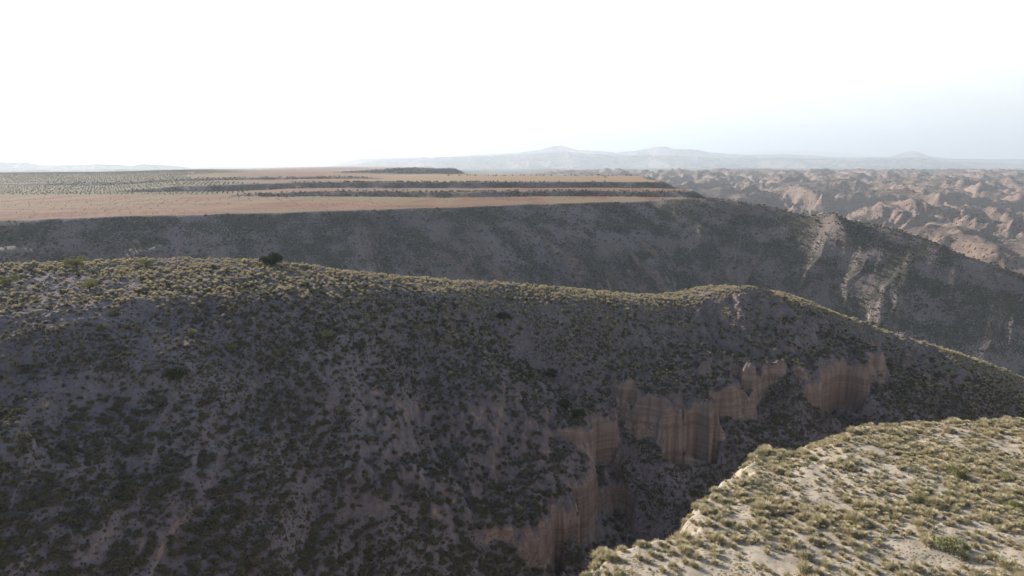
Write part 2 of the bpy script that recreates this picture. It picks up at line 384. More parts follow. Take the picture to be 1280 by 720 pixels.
# field colours on the plateau (soil colours of the land parcels)
def plateau_fields(x, y, h):
    d = f_mesa(x, y)[1]
    u = 640 + F * x / np.maximum(y, 50)
    n = fbm(x * .006, y * .006, 3, 301); n2 = fbm(x * .03, y * .004, 3, 303)
    red = np.array((.235, .12, .085)); tan = np.array((.225, .18, .11)); org = np.array((.32, .22, .145)); grn = np.array((.17, .155, .095))
    e = y + 8 * n
    def w(a, b, s=4): return (ss(a - s, a + s, e) * (1 - ss(b - s, b + s, e)))[:, None]
    rim = ss(0, 10, -d)[:, None] * np.ones(3)
    col = np.tile(red, (len(x), 1)) * (1 + .18 * n2[:, None])
    col = col * (1 + .16 * fbm(x * .05, y * .05, 4, 311, .7)[:, None]) * (1 - .12 * (np.sin((x * .9 + y * .55) * .9) > .4)[:, None])
    strip = ss(-.1, .35, fbm(x * .004 + 3, y * .02, 3, 307))[:, None]
    col = col * (1 - .5 * strip) + tan * .5 * strip
    m = w(560, 684) * ss(.0, .3, n2)[:, None] * .6; col = col * (1 - m) + tan * m
    m = w(800, 3000, 6) * ss(380, 520, u)[:, None]; col = col * (1 - m) + org * m
    m = w(700, 9000, 3) * (1 - ss(200, 420, u + 20 * n))[:, None] * .75; col = col * (1 - m) + grn * m
    # cover of fields: 1 inside, 0 on rim, scarps and hill
    f = ss(2.5, 7, -d + 3 * n)
    scA = (np.abs(e - 684 - 6 * np.sin(x * .02)) < 11) & (u > 290); scB = (np.abs(e - 800 - 10 * np.sin(x * .013)) < 15) & (u > 150)
    scC = (np.abs(e - 1000) < 15) & (u > 0) & (u < 480)
    hill = (y > 1480) & (y < 2050) & (u > 420) & (u < 600)
    f = np.where(scA | scB | scC | hill, 0, f)
    return np.concatenate([np.clip(col, 0, 1), f[:, None]], 1)
INFO = [('canyon_floor', 'shaded scrubby bottom of the canyon between the cliffs', 'canyon'),
        ('foreground_hill', 'sunlit tussock covered hilltop in the lower right foreground', 'hill'),
        ('canyon_ridge', 'long shaded scrub ridge with pink cliffs crossing the middle of the view', 'ridge'),
        ('field_plateau', 'flat plateau with red fields and a shaded eroded flank', 'plateau'),
        ('plateau_spur', 'shaded spur running down to the right from the plateau edge', 'spur'),
        ('badlands', 'eroded pink gullied badlands beyond the plateau at right', 'badlands'),
        ('far_mountains', 'pale blue hazy mountains along the horizon', 'mountains')]
XF, YF, HF, CF = X.ravel(), Y.ravel(), H.ravel(), CM.ravel()
def mesh_from(verts, faces, name, mat, smooth=True):
    me = bpy.data.meshes.new(name)
    n = len(faces); k = faces.shape[1]
    me.vertices.add(len(verts)); me.vertices.foreach_set('co', np.asarray(verts, np.float32).ravel())
    me.loops.add(n * k); me.loops.foreach_set('vertex_index', faces.astype(np.int32).ravel())
    me.polygons.add(n); me.polygons.foreach_set('loop_start', np.arange(0, n * k, k, dtype=np.int32))
    me.update(calc_edges=True)
    if smooth: me.polygons.foreach_set('use_smooth', np.ones(n, bool))
    if mat: me.materials.append(mat)
    return me
def tag(o, label, cat, group=None, kind=None):
    o['label'] = label; o['category'] = cat
    if group: o['group'] = group
    if kind: o['kind'] = kind
    return o
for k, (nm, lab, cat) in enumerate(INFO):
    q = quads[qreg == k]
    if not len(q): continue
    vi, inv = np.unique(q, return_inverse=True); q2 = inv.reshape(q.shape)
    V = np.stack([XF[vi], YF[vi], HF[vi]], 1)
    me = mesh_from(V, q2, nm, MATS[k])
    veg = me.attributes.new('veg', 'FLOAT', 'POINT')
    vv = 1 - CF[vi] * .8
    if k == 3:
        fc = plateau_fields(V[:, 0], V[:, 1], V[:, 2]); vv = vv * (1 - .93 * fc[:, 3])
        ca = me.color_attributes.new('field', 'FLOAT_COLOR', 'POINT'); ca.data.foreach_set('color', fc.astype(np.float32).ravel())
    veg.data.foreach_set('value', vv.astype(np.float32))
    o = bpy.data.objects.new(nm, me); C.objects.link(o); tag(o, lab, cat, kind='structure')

# ------------------------------------------------------------------ plants
def leaf_mat(name, cols, rough=.9, trans=.25):
    m, nt = nmat(name); L = nt.links
    oi = N(nt, 'ShaderNodeObjectInfo'); at = attr(nt, 'shade')
    c = mix(nt, oi.outputs['Random'], cols[0], cols[1])
    c = mix(nt, at, c, cols[2])
    b = N(nt, 'ShaderNodeBsdfDiffuse'); L.new(c, b.inputs[0]); t = N(nt, 'ShaderNodeBsdfTranslucent'); L.new(c, t.inputs[0])
    mx = N(nt, 'ShaderNodeMixShader'); mx.inputs[0].default_value = trans; L.new(b.outputs[0], mx.inputs[1]); L.new(t.outputs[0], mx.inputs[2])
    o = N(nt, 'ShaderNodeOutputMaterial'); L.new(mx.outputs[0], o.inputs[0]); return m
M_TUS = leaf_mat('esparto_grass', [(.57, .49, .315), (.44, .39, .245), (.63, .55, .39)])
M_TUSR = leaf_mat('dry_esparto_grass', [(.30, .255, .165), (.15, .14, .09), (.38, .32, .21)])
M_SHR = leaf_mat('scrub_leaf', [(.088, .084, .058), (.135, .123, .084), (.17, .155, .108)])
M_YEL = leaf_mat('broom_leaf', [(.23, .225, .10), (.18, .19, .085), (.30, .285, .135)])
M_GRY = leaf_mat('grey_leaf', [(.21, .20, .13), (.17, .18, .10), (.27, .25, .17)])
M_DRK = leaf_mat('evergreen_leaf', [(.045, .058, .03), (.038, .052, .026), (.07, .088, .042)], trans=.1)
M_ORC = leaf_mat('orchard_leaf', [(.14, .145, .08), (.17, .165, .09), (.19, .19, .11)])
m, nt = nmat('bark'); b = N(nt, 'ShaderNodeBsdfDiffuse'); b.inputs[0].default_value = (.14, .1, .075, 1); o_ = N(nt, 'ShaderNodeOutputMaterial'); nt.links.new(b.outputs[0], o_.inputs[0]); M_BARK = m

def tussock_mesh(name, mat, seed, n=230, hgt=.62, rad=.55, wid=.028):
    g = np.random.RandomState(seed); V = []; Fc = []; S = []
    for i in range(n):
        a = g.uniform(0, 2 * math.pi); lean = g.beta(1.6, 1.3)
        r0 = g.uniform(0, .22) * rad * (1 + lean)
        bx, by = r0 * math.cos(a + g.normal(0, .4)), r0 * math.sin(a + g.normal(0, .4))
        ln = hgt * g.uniform(.75, 1.2); tilt = lean * 1.15
        dx, dy = math.cos(a), math.sin(a); w = wid * g.uniform(.7, 1.4)
        px, py = -dy * w, dx * w
        p1 = (bx + dx * ln * .5 * math.sin(tilt * .8), by + dy * ln * .5 * math.sin(tilt * .8), ln * .55 * math.cos(tilt * .8))
        tip_r = ln * (.5 * math.sin(tilt * .8) + .5 * math.sin(tilt * 1.35))
        p2 = (bx + dx * tip_r, by + dy * tip_r, max(.02, p1[2] + ln * .5 * math.cos(tilt * 1.35)))
        k = len(V)
        V += [(bx - px, by - py, -.12), (bx + px, by + py, -.12), (p1[0] + px, p1[1] + py, p1[2]), (p1[0] - px, p1[1] - py, p1[2]), (p2[0] + px * .3, p2[1] + py * .3, p2[2]), (p2[0] - px * .3, p2[1] - py * .3, p2[2])]
        Fc += [(k, k + 1, k + 2, k + 3), (k + 3, k + 2, k + 4, k + 5)]; s = g.uniform(0, 1); S += [s] * 6
    me = mesh_from(np.array(V), np.array(Fc), name, mat, False)
    me.attributes.new('shade', 'FLOAT', 'POINT').data.foreach_set('value', S); return me
def leafball_mesh(name, mat, seed, n=420, R3=(1, 1, .7), leaf=.09, lobes=7, zoff=.55, fill=.5):
    """uneven crown of many small leaf faces gathered in lobes"""
    g = np.random.RandomState(seed); V = []; Fc = []; S = []
    cs = []
    for i in range(lobes):
        a = g.uniform(0, 2 * math.pi); q = g.uniform(.15, .62)
        cs.append((math.cos(a) * q, math.sin(a) * q, g.uniform(-.35, .45), g.uniform(.3, .52), g.uniform(0, 1)))
    for i in range(n):
        cx, cy, cz, cr, cs_ = cs[g.randint(lobes)]
        d = g.normal(size=3); d /= np.linalg.norm(d); q = cr * g.uniform(fill, 1.05) 
        p = np.array((cx, cy, cz)) + d * q
        p = p * R3 + (0, 0, zoff)
        if p[2] < 0: p[2] = g.uniform(0, .1)
        t1 = g.normal(size=3); t1 /= np.linalg.norm(t1); t2 = np.cross(t1, d + g.normal(size=3) * .5); t2 /= np.linalg.norm(t2) + 1e-6
        s = leaf * g.uniform(.6, 1.5); k = len(V)
        V += [p - t1 * s, p + t2 * s * .55, p + t1 * s, p - t2 * s * .55]; Fc.append((k, k + 1, k + 2, k + 3))
        S += [min(1, max(0, cs_ * .6 + g.uniform(0, .4)))] * 4
    me = mesh_from(np.array(V), np.array(Fc), name, mat, False)
    me.attributes.new('shade', 'FLOAT', 'POINT').data.foreach_set('value', S); return me
def stems_mesh(name, seed, h=.5, n=6, spread=.4, r=.03):
    g = np.random.RandomState(seed); V = []; Fc = []
    for i in range(n):
        a = 2 * math.pi * i / n + g.uniform(-.3, .3); q = spread * g.uniform(.5, 1)
        pts = [(0, 0, -.15), (math.cos(a) * q * .35, math.sin(a) * q * .35, h * .5), (math.cos(a) * q, math.sin(a) * q, h)]
        for j, p in enumerate(pts):
            rr_ = r * (1 - .3 * j)
            for c in range(5):
                t = 2 * math.pi * c / 5; V.append((p[0] + rr_ * math.cos(t), p[1] + rr_ * math.sin(t), p[2]))
        b0 = i * 15
        for j in range(2):
            for c in range(5):
                Fc.append((b0 + j * 5 + c, b0 + j * 5 + (c + 1) % 5, b0 + j * 5 + 5 + (c + 1) % 5, b0 + j * 5 + 5 + c))
    return mesh_from(np.array(V), np.array(Fc), name, M_BARK, True)

def make(name, me, label, cat, group=None, parts=None):
    """a one-mesh plant, or crown + stems under an Empty"""
    if parts is None:
        o = bpy.data.objects.new(name, me)
    else:
        o = bpy.data.objects.new(name, None)
        for pn_, pm in parts:
            c = bpy.data.objects.new(pn_, pm); C.objects.link(c); c.parent = o
    C.objects.link(o); tag(o, label, cat, group); return o
def dup(o, loc, rz, s, rx=0, ry=0):
    c = o.copy(); C.objects.link(c); c.location = loc; c.rotation_euler = (rx, ry, rz); c.scale = (s if hasattr(s, '__len__') else (s, s, s))
    for ch in o.children:
        d = ch.copy(); C.objects.link(d); d.parent = c
    return c
def scatter(name, pts, rz, scl, ix, sources, label, cat, tilt=None):
    """one object whose points each carry one plant (geometry nodes)"""
    me = bpy.data.meshes.new(name); n = len(pts)
    me.vertices.add(n); me.vertices.foreach_set('co', np.asarray(pts, np.float32).ravel())
    rot = np.zeros((n, 3), np.float32); rot[:, 2] = rz; rot[:, :2] = rng.normal(0, .1, (n, 2))
    me.attributes.new('rot', 'FLOAT_VECTOR', 'POINT').data.foreach_set('vector', rot.ravel())
    sv = np.repeat(np.asarray(scl, np.float32)[:, None], 3, 1) * rng.uniform(.85, 1.15, (n, 3))
    me.attributes.new('scl', 'FLOAT_VECTOR', 'POINT').data.foreach_set('vector', sv.astype(np.float32).ravel())
    me.attributes.new('ix', 'INT', 'POINT').data.foreach_set('value', np.asarray(ix, np.int32))
    o = bpy.data.objects.new(name, me); C.objects.link(o); tag(o, label, cat, kind='stuff')
    nt = bpy.data.node_groups.new(name, 'GeometryNodeTree')
    nt.interface.new_socket('Geometry', in_out='INPUT', socket_type='NodeSocketGeometry'); nt.interface.new_socket('Geometry', in_out='OUTPUT', socket_type='NodeSocketGeometry')
    gi = nt.nodes.new('NodeGroupInput'); go = nt.nodes.new('NodeGroupOutput'); iop = nt.nodes.new('GeometryNodeInstanceOnPoints')
    g2 = nt.nodes.new('GeometryNodeGeometryToInstance')
    for so in reversed(sources):
        oi = nt.nodes.new('GeometryNodeObjectInfo'); oi.inputs['Object'].default_value = so; oi.inputs['As Instance'].default_value = False; oi.transform_space = 'ORIGINAL'
        gti = nt.nodes.new('GeometryNodeGeometryToInstance'); nt.links.new(oi.outputs['Geometry'], gti.inputs[0])
        if len(sources) > 1:
            if so is sources[-1]: jn = nt.nodes.new('GeometryNodeJoinGeometry')
            nt.links.new(gti.outputs[0], jn.inputs[0])
    inst = jn.outputs[0] if len(sources) > 1 else gti.outputs[0]
    nt.nodes.remove(g2)
    def na(nm, t):
        a = nt.nodes.new('GeometryNodeInputNamedAttribute'); a.data_type = t; a.inputs[0].default_value = nm; return a.outputs[0]
    L = nt.links
    L.new(gi.outputs[0], iop.inputs['Points']); L.new(inst, iop.inputs['Instance']); iop.inputs['Pick Instance'].default_value = len(sources) > 1
    L.new(na('ix', 'INT'), iop.inputs['Instance Index'])
    L.new(na('rot', 'FLOAT_VECTOR'), iop.inputs['Rotation']); L.new(na('scl', 'FLOAT_VECTOR'), iop.inputs['Scale'])
    L.new(iop.outputs[0], go.inputs[0])
    md = o.modifiers.new('plants', 'NODES'); md.node_group = nt
    return o
def jitter(x0, x1, y0, y1, cell):
    xs = np.arange(x0, x1, cell); ys = np.arange(y0, y1, cell); a, b = np.meshgrid(xs, ys)
    a = a.ravel() + rng.uniform(-.5, .5, a.size) * cell; b = b.ravel() + rng.uniform(-.5, .5, b.size) * cell
    return a, b
def in_view(x, y, z, mu=60, mv=60):
    u, v, f = project(x, y, z); return (u > -mu) & (u < 1280 + mu) & (v > -mv) & (v < 720 + mv) & (y > 5), u, v, f
GRID_R, GRID_T = rr, th
def visible(x, y, z, lift=.6, n=48):
    """terrain line of sight from the camera, looked up in the ground grid"""
    ok = np.ones(len(x), bool)
    a = np.arctan2(x, y); r = np.hypot(x, y); ti = np.clip(np.searchsorted(GRID_T, a), 0, nc - 1)
    for f in np.concatenate([np.linspace(.25, .9, n), np.linspace(.905, .985, n // 2)]):
        ri = np.clip(np.searchsorted(GRID_R, r * f), 0, nr - 1)
        ok &= H[ri, ti] < (z + lift) * GRID_R[ri] / r
    return ok
def slope(x, y, e=.6):
    h0 = terrain(x, y)[0]; return h0, (terrain(x + e, y)[0] - h0) / e, (terrain(x, y + e)[0] - h0) / e

# ---- esparto tussocks on the foreground hill
tus = [make('tussock', tussock_mesh('tussock', M_TUS, s, n=int(160 + 60 * s), hgt=.5 + .06 * s, rad=.45 + .07 * s), '', 'tussock') for s in range(5)]
gsh = [make('dwarf_shrub', leafball_mesh('dwarf_shrub', M_GRY, 160 + s, n=420, leaf=.06, R3=(1, 1, .5), zoff=.4), '', 'shrub') for s in range(2)]
for o, (u, v) in zip(gsh, ((1105, 668), (1010, 700))): o['uv'] = (u, v)
x, y = jitter(-30, 120, 18, 105, .50)
z, reg, _ = terrain(x, y); d = f_fg(x, y)[1]
den = .42 + .46 * ss(-.35, .35, fbm(x * .11, y * .11, 3, 401)) - .40 * ss(.1, .5, fbm(x * .25, y * .25, 2, 402))
den = den + .15 * ss(50, 75, y)
keep = (reg == 1) & (d < 1.5) & (rng.uniform(size=len(x)) < den)
x, y, z, d = x[keep], y[keep], z[keep], d[keep]
s = (.27 + .45 * rng.beta(1.5, 2.2, len(x)) + .4 * (rng.uniform(size=len(x)) < .05)) * (1 + .25 * fbm(x * .06, y * .06, 2, 403)) * np.where(rng.uniform(size=len(x)) < .25, .55, 1)
ok, u, v, f = in_view(x, y, z, -4, -4)
vis = ok & visible(x, y, z)
pk = np.argsort(np.where(vis, -s / f, 1))[:300]
LT = 'straw green esparto tussock on the sunlit foreground hilltop'
GT = 'esparto tussocks on the sunlit foreground hill'
for i, k in enumerate(pk):
    if i < 5:
        o = tus[i]; o.location = (x[k], y[k], z[k]); o.scale = (s[k],) * 3; o.rotation_euler = (0, 0, rng.uniform(0, 6.28))
    else: o = dup(tus[rng.randint(5)], (x[k], y[k], z[k]), rng.uniform(0, 6.28), s[k], rng.normal(0, .08), rng.normal(0, .08))
    o['label'] = LT; o['group'] = GT
m = np.ones(len(x), bool); m[pk] = False
m &= in_view(x, y, z, 250, 150)[0]
scatter('tussock_cover', np.stack([x, y, z], 1)[m], rng.uniform(0, 6.28, m.sum()), s[m], np.where(rng.uniform(size=m.sum()) < .20, 5 + rng.randint(0, 2, m.sum()), rng.randint(0, 5, m.sum())), tus + gsh, 'mass of small esparto tussocks covering the foreground hill', 'tussocks')
print('fg tussocks', len(x))

# ---- tussocks of the near ridge
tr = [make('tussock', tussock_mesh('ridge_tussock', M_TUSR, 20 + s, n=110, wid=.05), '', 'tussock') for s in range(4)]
shr_me = [(leafball_mesh('crown', M_SHR, 40 + s, n=700, leaf=.10), stems_mesh('stem', s)) for s in range(5)]
shr = [make('shrub', None, '', 'shrub', parts=[('crown', a), ('stem', b)]) for a, b in shr_me]
shr_flat = [make('shrub', leafball_mesh('low_shrub', M_SHR, 60 + s, n=260, leaf=.15), '', 'shrub') for s in range(4)]
yel = [make('broom_bush', None, '', 'bush', parts=[('crown', leafball_mesh('crown', M_YEL, 80 + s, n=1500, leaf=.055, R3=(1, 1, .75))), ('stem', stems_mesh('stem', 9 + s))]) for s in range(3)]

def zone_points(cell, x0=-190, x1=330, y0=55, y1=260):
    x, y = jitter(x0, x1, y0, y1, cell)
    ok = in_view(x, y, -45 + 0 * x, 140, 400)[0]; x, y = x[ok], y[ok]
    z, reg, cm = terrain(x, y)
    k = ((reg == 2) | (reg == 0)); x, y, z, cm = x[k], y[k], z[k], cm[k]
    ok = in_view(x, y, z, 90, 60)[0]; x, y, z, cm = x[ok], y[ok], z[ok], cm[ok]
    h0, gx, gy = slope(x, y); g = np.hypot(gx, gy)
    return x, y, z, g, cm
x, y, z, g, cm = zone_points(.75)
_, dR, fr = f_near_ridge(x, y); nz = fbm(x * .05, y * .05, 3, 411); nb = fbm(x * .3, y * .3, 2, 412)
top = 1 - ss(20, 45, dR + 8 * nz)                         # lit cap: dense tussocks, in paler grass standing in for sunlight
bare = ss(0, .5, fbm((x + .5 * y) * .03, (y - .3 * x) * .06, 3, 413))
den = .46 + .22 * top + .25 * nb - .34 * bare * (1 - ss(-20, 30, x)) + .15 * ss(-10, 40, x)
redp = ((x + 92) / 22) ** 2 + ((y - 129) / 7) ** 2 < 1
den = np.where(redp, den * .35, den)
keep = (rng.uniform(size=len(x)) < den) & (g < 1.15)
x, y, z, dR = x[keep], y[keep], z[keep], dR[keep]; topw = top[keep]
s = rng.uniform(.3, .8, len(x)); vis = visible(x, y, z) & in_view(x, y, z, -4, -4)[0]
f = in_view(x, y, z)[3]
pk = np.argsort(np.where(vis & (dR < 38), -s / f, 1))[:4]
for i, k in enumerate(pk):
    o = tr[i]; o.location = (x[k], y[k], z[k]); o.scale = (s[k],) * 3
    o['label'] = 'dry tussock on the shaded middle ridge, one of its larger ones'; o['group'] = 'larger tussocks on the middle ridge'
m = np.ones(len(x), bool); m[pk] = False
scatter('ridge_tussock_cover', np.stack([x, y, z], 1)[m], rng.uniform(0, 6.28, m.sum()), s[m], np.where(topw[m] > rng.uniform(.15, .85, m.sum()), 4 + rng.randint(0, 5, m.sum()), rng.randint(0, 4, m.sum())), tr + tus, 'mass of dry tussocks covering the middle ridge', 'tussocks')  # lit cap picks the brighter foreground grass: sunlight put into its colour
print('ridge tussocks', len(x))

# ---- shrubs of the near ridge
x, y, z, g, cm = zone_points(1.05)
_, dR, fr = f_near_ridge(x, y)
nz = fbm(x * .035, y * .05, 3, 421)
den = .10 + .75 * ss(-.2, .3, nz + .5 * fbm(x * .12, y * .12, 2, 423)) * ss(15, 45, dR) + .95 * ss(-75, 5, x) * ss(8, 30, dR) + .45 * ss(42, 75, dR)
den = den * (1 - .75 * ss(.0, .5, 1 - np.hypot((x + 82) / 52, (y - 112) / 17)))
keep = (rng.uniform(size=len(x)) < den) & (g < 1.4) & (dR > 5)
x, y, z, dR = x[keep], y[keep], z[keep], dR[keep]
s = (.28 + .62 * rng.beta(1.4, 2, len(x))) * (1 + .5 * ss(40, 90, dR)) * np.where(rng.uniform(size=len(x)) < .06, 1.5, 1)
ok, u, v, f = in_view(x, y, z, -6, -6); vis = ok & visible(x, y, z, .8)
pk = np.argsort(np.where(vis, -s / f, 1))[:300]
for i, k in enumerate(pk):
    if i < 5: o = shr[i]; o.location = (x[k], y[k], z[k] - .1); o.scale = (s[k],) * 3
    else: o = dup(shr[rng.randint(5)], (x[k], y[k], z[k] - .1), rng.uniform(0, 6.28), (s[k] * rng.uniform(.85, 1.25), s[k], s[k] * rng.uniform(.7, 1.1)))
    o['label'] = 'dark olive shrub on the shaded slope of the middle ridge'; o['group'] = 'dark shrubs on the shaded slope'
m = np.ones(len(x), bool); m[pk] = False
pk2 = np.nonzero(m & vis)[0]; pk2 = pk2[np.argsort(-s[pk2] / f[pk2])][:4]
for o, k in zip(shr_flat, pk2):
    o.location = (x[k], y[k], z[k] - .1); o.scale = (s[k],) * 3; o['label'] = 'dark olive shrub on the shaded slope of the middle ridge'; o['group'] = 'dark shrubs on the shaded slope'; m[k] = False
scatter('scrub_cover', np.stack([x, y, z - .1], 1)[m], rng.uniform(0, 6.28, m.sum()), s[m], rng.randint(0, 4, m.sum()), shr_flat, 'dense dark scrub covering the middle ridge and canyon', 'scrub')
print('ridge shrubs', len(x))

def ray_ground(u, v, y0=20, y1=700):
    """the ground point the photo shows at (u, v)"""
    ys = np.arange(y0, y1, .25 if y1 < 900 else 2.); xc = (u - 640) / F; yc = (360 - v) / F
    dy, dz = CP + yc * SP, -SP + yc * CP
    hh = terrain(xc / dy * ys, ys)[0]; k = np.nonzero(hh > dz / dy * ys)[0]
    if not len(k): return None
    Yq = ys[k[0]]; return (xc / dy * Yq, Yq, float(hh[k[0]]))
# ---- single plants one can point at: (u, v, size m, source, name, label, category)
drk = make('juniper_tree', None, 'dark round juniper tree standing alone on the crest of the middle ridge', 'tree', parts=[('crown', leafball_mesh('crown', M_DRK, 5, n=2600, leaf=.085, R3=(1.15, 1.1, .72), lobes=11, zoff=.78, fill=.35)), ('trunk', stems_mesh('trunk', 3, .8, 4, .45, .06))])
p = ray_ground(341, 333) or P(341, 333, 150)
drk.location = (p[0], p[1], p[2] - .1); drk.scale = (2.6, 2.4, 2.2)
singles = [
    (182, 333, 1.9, 'Y', 'round pale green bush on the ridge crest left of the dark tree'),
    (95, 334, 2.6, 'Y', 'wide pale green bush on the left skyline of the middle ridge'),
    (12, 356, 2.2, 'Y', 'green bush on the ridge top at the left edge of the picture'),
    (112, 362, 2.1, 'Y', 'wide grey green bush in front of the bare reddish patch'),
    (408, 425, 1.7, 'Y', 'bright yellow green bush highest on the slope among the yellowish ones'),
    (350, 446, 1.3, 'Y', 'upright yellow green bush on the slope below the dark tree'),
    (288, 436, 1.3, 'Y', 'small yellow green bush on the bluish bare slope'),
    (424, 517, 1.3, 'Y', 'lowest pale yellow bush on the shaded slope'),
    (520, 412, 1.3, 'Y', 'yellow green bush near the middle of the ridge top'),
    (130, 412, 1.1, 'Y', 'small yellowish bush at the left above the bare slope'),
    (466, 398, 1.2, 'Y', 'yellowish bush between the dark tree and the ridge middle'),
    (218, 476, 2.0, 'D', 'large dark green bush alone on the bare left slope'),
    (705, 510, 1.6, 'D', 'vivid dark green bush above the round pink outcrop'),
    (722, 522, 1.7, 'D', 'dark green bush leaning over the right of the round pink outcrop'),
    (690, 472, 1.8, 'D', 'dark green bush in the gully above the pink outcrop'),
    (628, 399, 1.7, 'D', 'dark green bush at the head of the gully near the crest'),
]
for (u, v, s, kd, lab) in singles:
    p = ray_ground(u, v)
    if p is None: print('no ground', u, v); continue
    src = yel[len(lab) % 3] if kd == 'Y' else drk
    if kd == 'Y':
        o = dup(src, p, rng.uniform(0, 6), (s, s, s * .8)); 
    else:
        o = dup(src, (p[0], p[1], p[2] - .2), rng.uniform(0, 6), (s, s, s * .8)); o.name = 'evergreen_bush'
    o['label'] = lab; o['category'] = 'bush'
used = [(560, 430, 'small olive yellow bush in the middle of the ridge slope'), (240, 420, 'little yellow bush just below the lit ridge top'), (1195, 598, 'leafy green bush among the tussocks of the foreground hill')]
for o, (u, v, lab) in zip(yel, used):
    p = ray_ground(u, v); o.location = p; o.scale = (1.0,) * 3; o['label'] = lab
for o, lab in zip(gsh, ('low grey green dwarf shrub between tussocks near the bottom of the foreground hill', 'small grey dwarf shrub among tussocks at the bottom left of the foreground hill')):
    p = ray_ground(*o['uv']); del o['uv']; o.location = p; o.scale = (.7,) * 3; o['label'] = lab
# lit bushes of the foreground hill
for (u, v, s, lab) in ((1185, 690, 1.35, 'big green bush on bare sand near the lower right corner'), (1205, 600, .9, ''), (1150, 630, .8, 'low green bush left of centre on the foreground hill'), (1255, 600, .9, 'green bush at the right edge of the foreground hill'), (1268, 640, .9, 'green tuft low on the right edge of the picture')):
    if not lab: continue
    p = ray_ground(u, v); o = dup(yel[int(u) % 3], p, u, (s, s, s * .6)); o['label'] = lab

# ---- scrub of the plateau flank and spur: low plants, one mass
low = shr_flat
x, y = jitter(-420, 480, 300, 680, 3.4)
ok = in_view(x, y, -60 + 0 * x, 60, 120)[0]; x, y = x[ok], y[ok]
z, reg, _ = terrain(x, y); k = (reg == 3) | (reg == 4); x, y, z = x[k], y[k], z[k]
dM = f_mesa(x, y)[1]; k = (dM > 2) | (x > 175)
nz = fbm(x * .02, y * .02, 3, 431)
k &= rng.uniform(size=len(x)) < .5 + .5 * nz
x, y, z = x[k], y[k], z[k]; vis = visible(x, y, z, 1.5); x, y, z = x[vis], y[vis], z[vis]
s = rng.uniform(.6, 1.5, len(x))
scatter('plateau_scrub', np.stack([x, y, z - .1], 1), rng.uniform(0, 6.28, len(x)), s, rng.randint(0, 4, len(x)), low, 'dark scrub growing on the shaded flank of the plateau', 'scrub')
print('plateau scrub', len(x))

# ---- orchard on the far left of the plateau
orc = [make('orchard_tree', leafball_mesh('orchard_crown', M_ORC, 90 + s, n=150, leaf=.22, R3=(1, 1, .85), zoff=.9), '', 'tree') for s in range(3)]
a, b = np.meshgrid(np.arange(-2600, 0, 11.), np.arange(700, 2700, 9.))
a, b = a.ravel(), b.ravel(); x = a + b * .22 + rng.normal(0, .5, a.size); y = b + rng.normal(0, .5, a.size)
ok, u, v, f = in_view(x, y, -26 + 0 * x, 0, 0); k = ok & (u < 270 + 40 * np.sin(y * .01)) & (y > 712) & (rng.uniform(size=len(x)) < .93) & (np.abs(y - 1000) > 14)
x, y, u, f = x[k], y[k], u[k], f[k]; z, reg, _ = terrain(x, y)
s = rng.uniform(.8, 1.3, len(x)); order = np.argsort(-(s / f) * visible(x, y, z, 1.5)); pk = order[:300]
for i, k in enumerate(pk):
    if i < 3: o = orc[i]; o.location = (x[k], y[k], z[k]); o.scale = (s[k],) * 3
    else: o = dup(orc[rng.randint(3)], (x[k], y[k], z[k]), rng.uniform(0, 6), s[k])
    o['label'] = 'small round tree in the orchard rows at the left of the plateau'; o['group'] = 'orchard trees in rows on the plateau'
m = np.ones(len(x), bool); m[pk] = False
scatter('orchard_rows', np.stack([x, y, z], 1)[m], rng.uniform(0, 6.28, m.sum()), s[m], rng.randint(0, 3, m.sum()), orc, 'far rows of orchard trees merging on the plateau', 'orchard')
print('orchard', len(x))
# scrub along the terrace banks of the plateau and its far edge
xs = []; ys = []
for (yl, u0, u1, n) in ((684, 300, 860, 700), (800, 160, 830, 900), (1000, 60, 470, 500), (2900, 200, 560, 240), (1618, 430, 585, 500), (1290, 560, 800, 60)):
    uu = rng.uniform(u0, u1, n); yy = yl + rng.normal(0, 3 + yl * .004, n); yy = yy - (6 * np.sin((uu - 640) / F * yl * .02) if yl == 684 else 0) * -1
    xs.append((uu - 640) / F * yy); ys.append(yy)
x = np.concatenate(xs); y = np.concatenate(ys); z = terrain(x, y)[0]
s = rng.uniform(.6, 1.5, len(x)) * np.where(y > 1200, 1.6, 1)
scatter('bank_scrub', np.stack([x, y, z], 1), rng.uniform(0, 6.28, len(x)), s, rng.randint(0, 4, len(x)), low, 'dark bushes strung along the terrace banks of the plateau', 'scrub')

# saplings in rows on the red field
a, b = np.meshgrid(np.arange(-1300, 0, 9.), np.arange(400, 684, 6.))
x = (a + b * 1.1 + rng.normal(0, .7, a.shape)).ravel(); y = (b + rng.normal(0, .9, a.shape)).ravel()
dM = f_mesa(x, y)[1]; ok = in_view(x, y, -30 + 0 * x, 0, 0)[0]
k = ok & (dM < -14) & (y < 672) & (rng.uniform(size=len(x)) < .55 * ss(-.4, .3, fbm(x * .008, y * .015, 3, 451)) + .1)
x, y = x[k], y[k]; z = terrain(x, y)[0]; s = rng.uniform(.22, .5, len(x))
order = np.argsort(-s / y); pk = order[:300]
sap0 = make('sapling', orc[1].data, '', 'sapling')
for i, k in enumerate(pk):
    o = sap0 if i == 0 else sap0.copy()
    if i: C.objects.link(o)
    o.location = (x[k], y[k], z[k]); o.scale = (s[k],) * 3; o.rotation_euler = (0, 0, rng.uniform(0, 6))
    o['label'] = 'tiny sapling planted in rows on the red field of the plateau'; o['group'] = 'saplings in rows on the red field'
m = np.ones(len(x), bool); m[pk] = False
scatter('sapling_rows', np.stack([x, y, z], 1)[m], rng.uniform(0, 6.28, m.sum()), s[m], rng.randint(0, 3, m.sum()), orc, 'faint rows of young plants merging across the red field', 'saplings')
